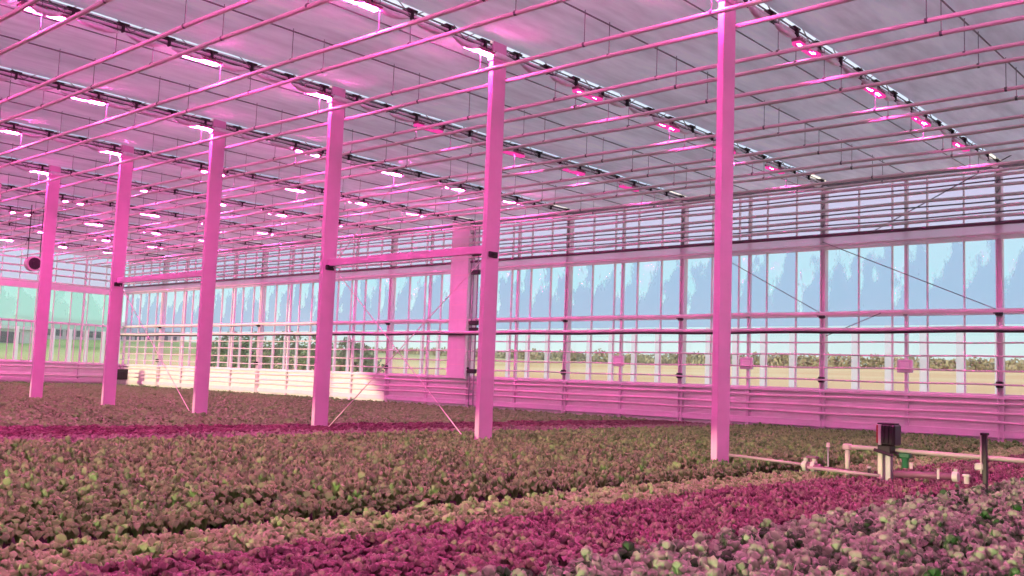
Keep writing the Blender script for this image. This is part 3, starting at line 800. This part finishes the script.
# ------------------------------------------------------------------ outdoors
def ground_z(x, y):
    return 1.08 + max(0, .034*(x-26.2)) + (max(0, .030*(y-60)) if x < 80 else .030*max(0, y-60)*max(0, (120-x)/40))
def blob(seed, rx, ry, rz, n=700, leaf=.12):
    r = np.random.default_rng(seed); V = []; F = []
    for k in range(n):
        d = r.normal(size=3); d /= np.linalg.norm(d); d[2] = abs(d[2])*1.0
        rad = r.uniform(.72, 1.05)*(1+.15*math.sin(d[0]*5+seed)+.12*math.sin(d[1]*7))
        c = np.array([d[0]*rx, d[1]*ry, d[2]*rz])*rad
        a = r.normal(size=3); a /= np.linalg.norm(a); b = np.cross(a, r.normal(size=3)); b /= np.linalg.norm(b)
        s = leaf*r.uniform(.7, 1.3); base = len(V)
        V += [c-a*s-b*s*.5, c+a*s-b*s*.5, c+a*s+b*s*.5, c-a*s+b*s*.5]; F.append((base, base+1, base+2, base+3))
    return np.array(V), np.array(F)
def build_outdoors():
    b = MB(); xs = list(np.linspace(-60, 26.2, 10)) + list(np.linspace(27, 160, 20)); ys = list(np.linspace(-60, YE+.4, 14)) + list(np.linspace(56, 230, 20))
    vs = [(x, y, ground_z(x, y)) for x in xs for y in ys]
    ny = len(ys); fs = []
    for i in range(len(xs)-1):
        for j in range(ny-1):
            cx, cy = (xs[i]+xs[i+1])/2, (ys[j]+ys[j+1])/2
            if cx < 26.2 and cy < YE+.4: continue
            a = i*ny+j; fs.append((a, a+1, a+ny+1, a+ny))
    b.add(vs, fs); tag(b.build('field_ground', M['field'], smooth=True), 'stubble field rising gently outside the glass', kind='structure')
    # distant hedge rows
    rr = np.random.default_rng(3)
    for k in range(8):
        y = 12+k*17.; VV = []; FF = []; off = 0
        for j in range(9):
            V, F = blob(100+k*10+j, 1.6, 1.7, 1.15+.45*rr.random(), 260, .2)
            V = V+np.array([112+rr.uniform(-1, 1), y-8.5+j*1.95, ground_z(112, y)-.05]); VV.append(V); FF.append(F+off); off += len(V)
        me = mesh_np('hedge', np.concatenate(VV), np.concatenate(FF), M['leaf_hedge'], False)
        o = bpy.data.objects.new('hedge', me); COL.objects.link(o)
        tag(o, 'dull olive hedge length across the far side of the field', 'hedge', 'hedge lengths across the field')
    # bushes just outside the glass
    for k, (x, y, r, h) in enumerate([(31.5, 50.6, 1.3, 1.9), (31.3, 47.7, 1.2, 1.8), (31.6, 44.6, 1.3, 1.9), (31.4, 41.4, 1.2, 1.75), (31.2, 38.4, 1.1, 1.5)]):
        z = ground_z(x, y)
        root = empty('bush', (x, y, z), 'dark green bush outside the glass, %s from the far corner' % ORD[k], 'bush', None)
        V, F = blob(50+k, r, r*1.1, h, 900, .11)
        me = mesh_np('foliage', V, F, M['leaf_bush'], False); o = bpy.data.objects.new('foliage', me); COL.objects.link(o); o.parent = root
        b = MB(); b.tube((0, 0, -.05), (.05, 0, h*.7), .07, 7, .03); b.tube((0, 0, h*.3), (.4, .2, h*.75), .03, 6, .015); b.build('stem', M['bark'], root)
    # buildings beyond the end wall
    yb = 135; 
    root = empty('farm_building', (62, yb, 4.7), 'long low mauve building with dark windows far beyond the end wall', 'building')
    zb = ground_z(62, yb)-4.7
    b = MB(); b.box(-8, 14, 0, 8, zb-.3, zb+1.9); b.build('wall', M['mauve_wall'], root)
    b = MB(); b.add([(-8.4, -.4, zb+1.9), (14.4, -.4, zb+1.9), (14.4, 8.4, zb+1.9), (-8.4, 8.4, zb+1.9), (-8.4, 4, zb+3.0), (14.4, 4, zb+3.0)],
                    [(0, 1, 5, 4), (2, 3, 4, 5), (0, 4, 3), (1, 2, 5), (0, 3, 2, 1)]); b.build('roof', M['roofing'], root)
    for k in range(15):
        b = MB(); x = -7.4+k*1.42; b.box(x, x+.9, -.06, .02, zb+.35, zb+1.2); b.build('window', M['window_dark'], root)
    yb = 110; root = empty('farm_shed', (43, yb, 4.0), 'pale shed with pinkish roof at the edge beyond the end wall', 'shed')
    zb = ground_z(43, yb)-4.0
    b = MB(); b.box(-5, 2.5, 0, 6, zb-.3, zb+1.5); b.build('wall', M['film'], root)
    b = MB(); b.add([(-5.3, -.3, zb+1.5), (2.9, -.3, zb+1.5), (2.9, 6.3, zb+1.5), (-5.3, 6.3, zb+1.5), (-5.3, 3, zb+2.5), (1.6, 3, zb+2.5)],
                    [(0, 1, 5, 4), (2, 3, 4, 5), (0, 4, 3), (1, 2, 5), (0, 3, 2, 1)]); b.build('roof', M['roofing'], root)
    b = MB(); b.box(-2, 0, -.05, .02, zb, zb+1.2); b.build('door', M['window_dark'], root)

setup_view(); setup_camera(); make_materials(); setup_world()
build_setting(); build_wall_fittings(); build_columns(); build_girders(); build_lamps(); build_pipes(); build_braces()
build_irrigation(); build_fan(); build_crops(); build_outdoors()
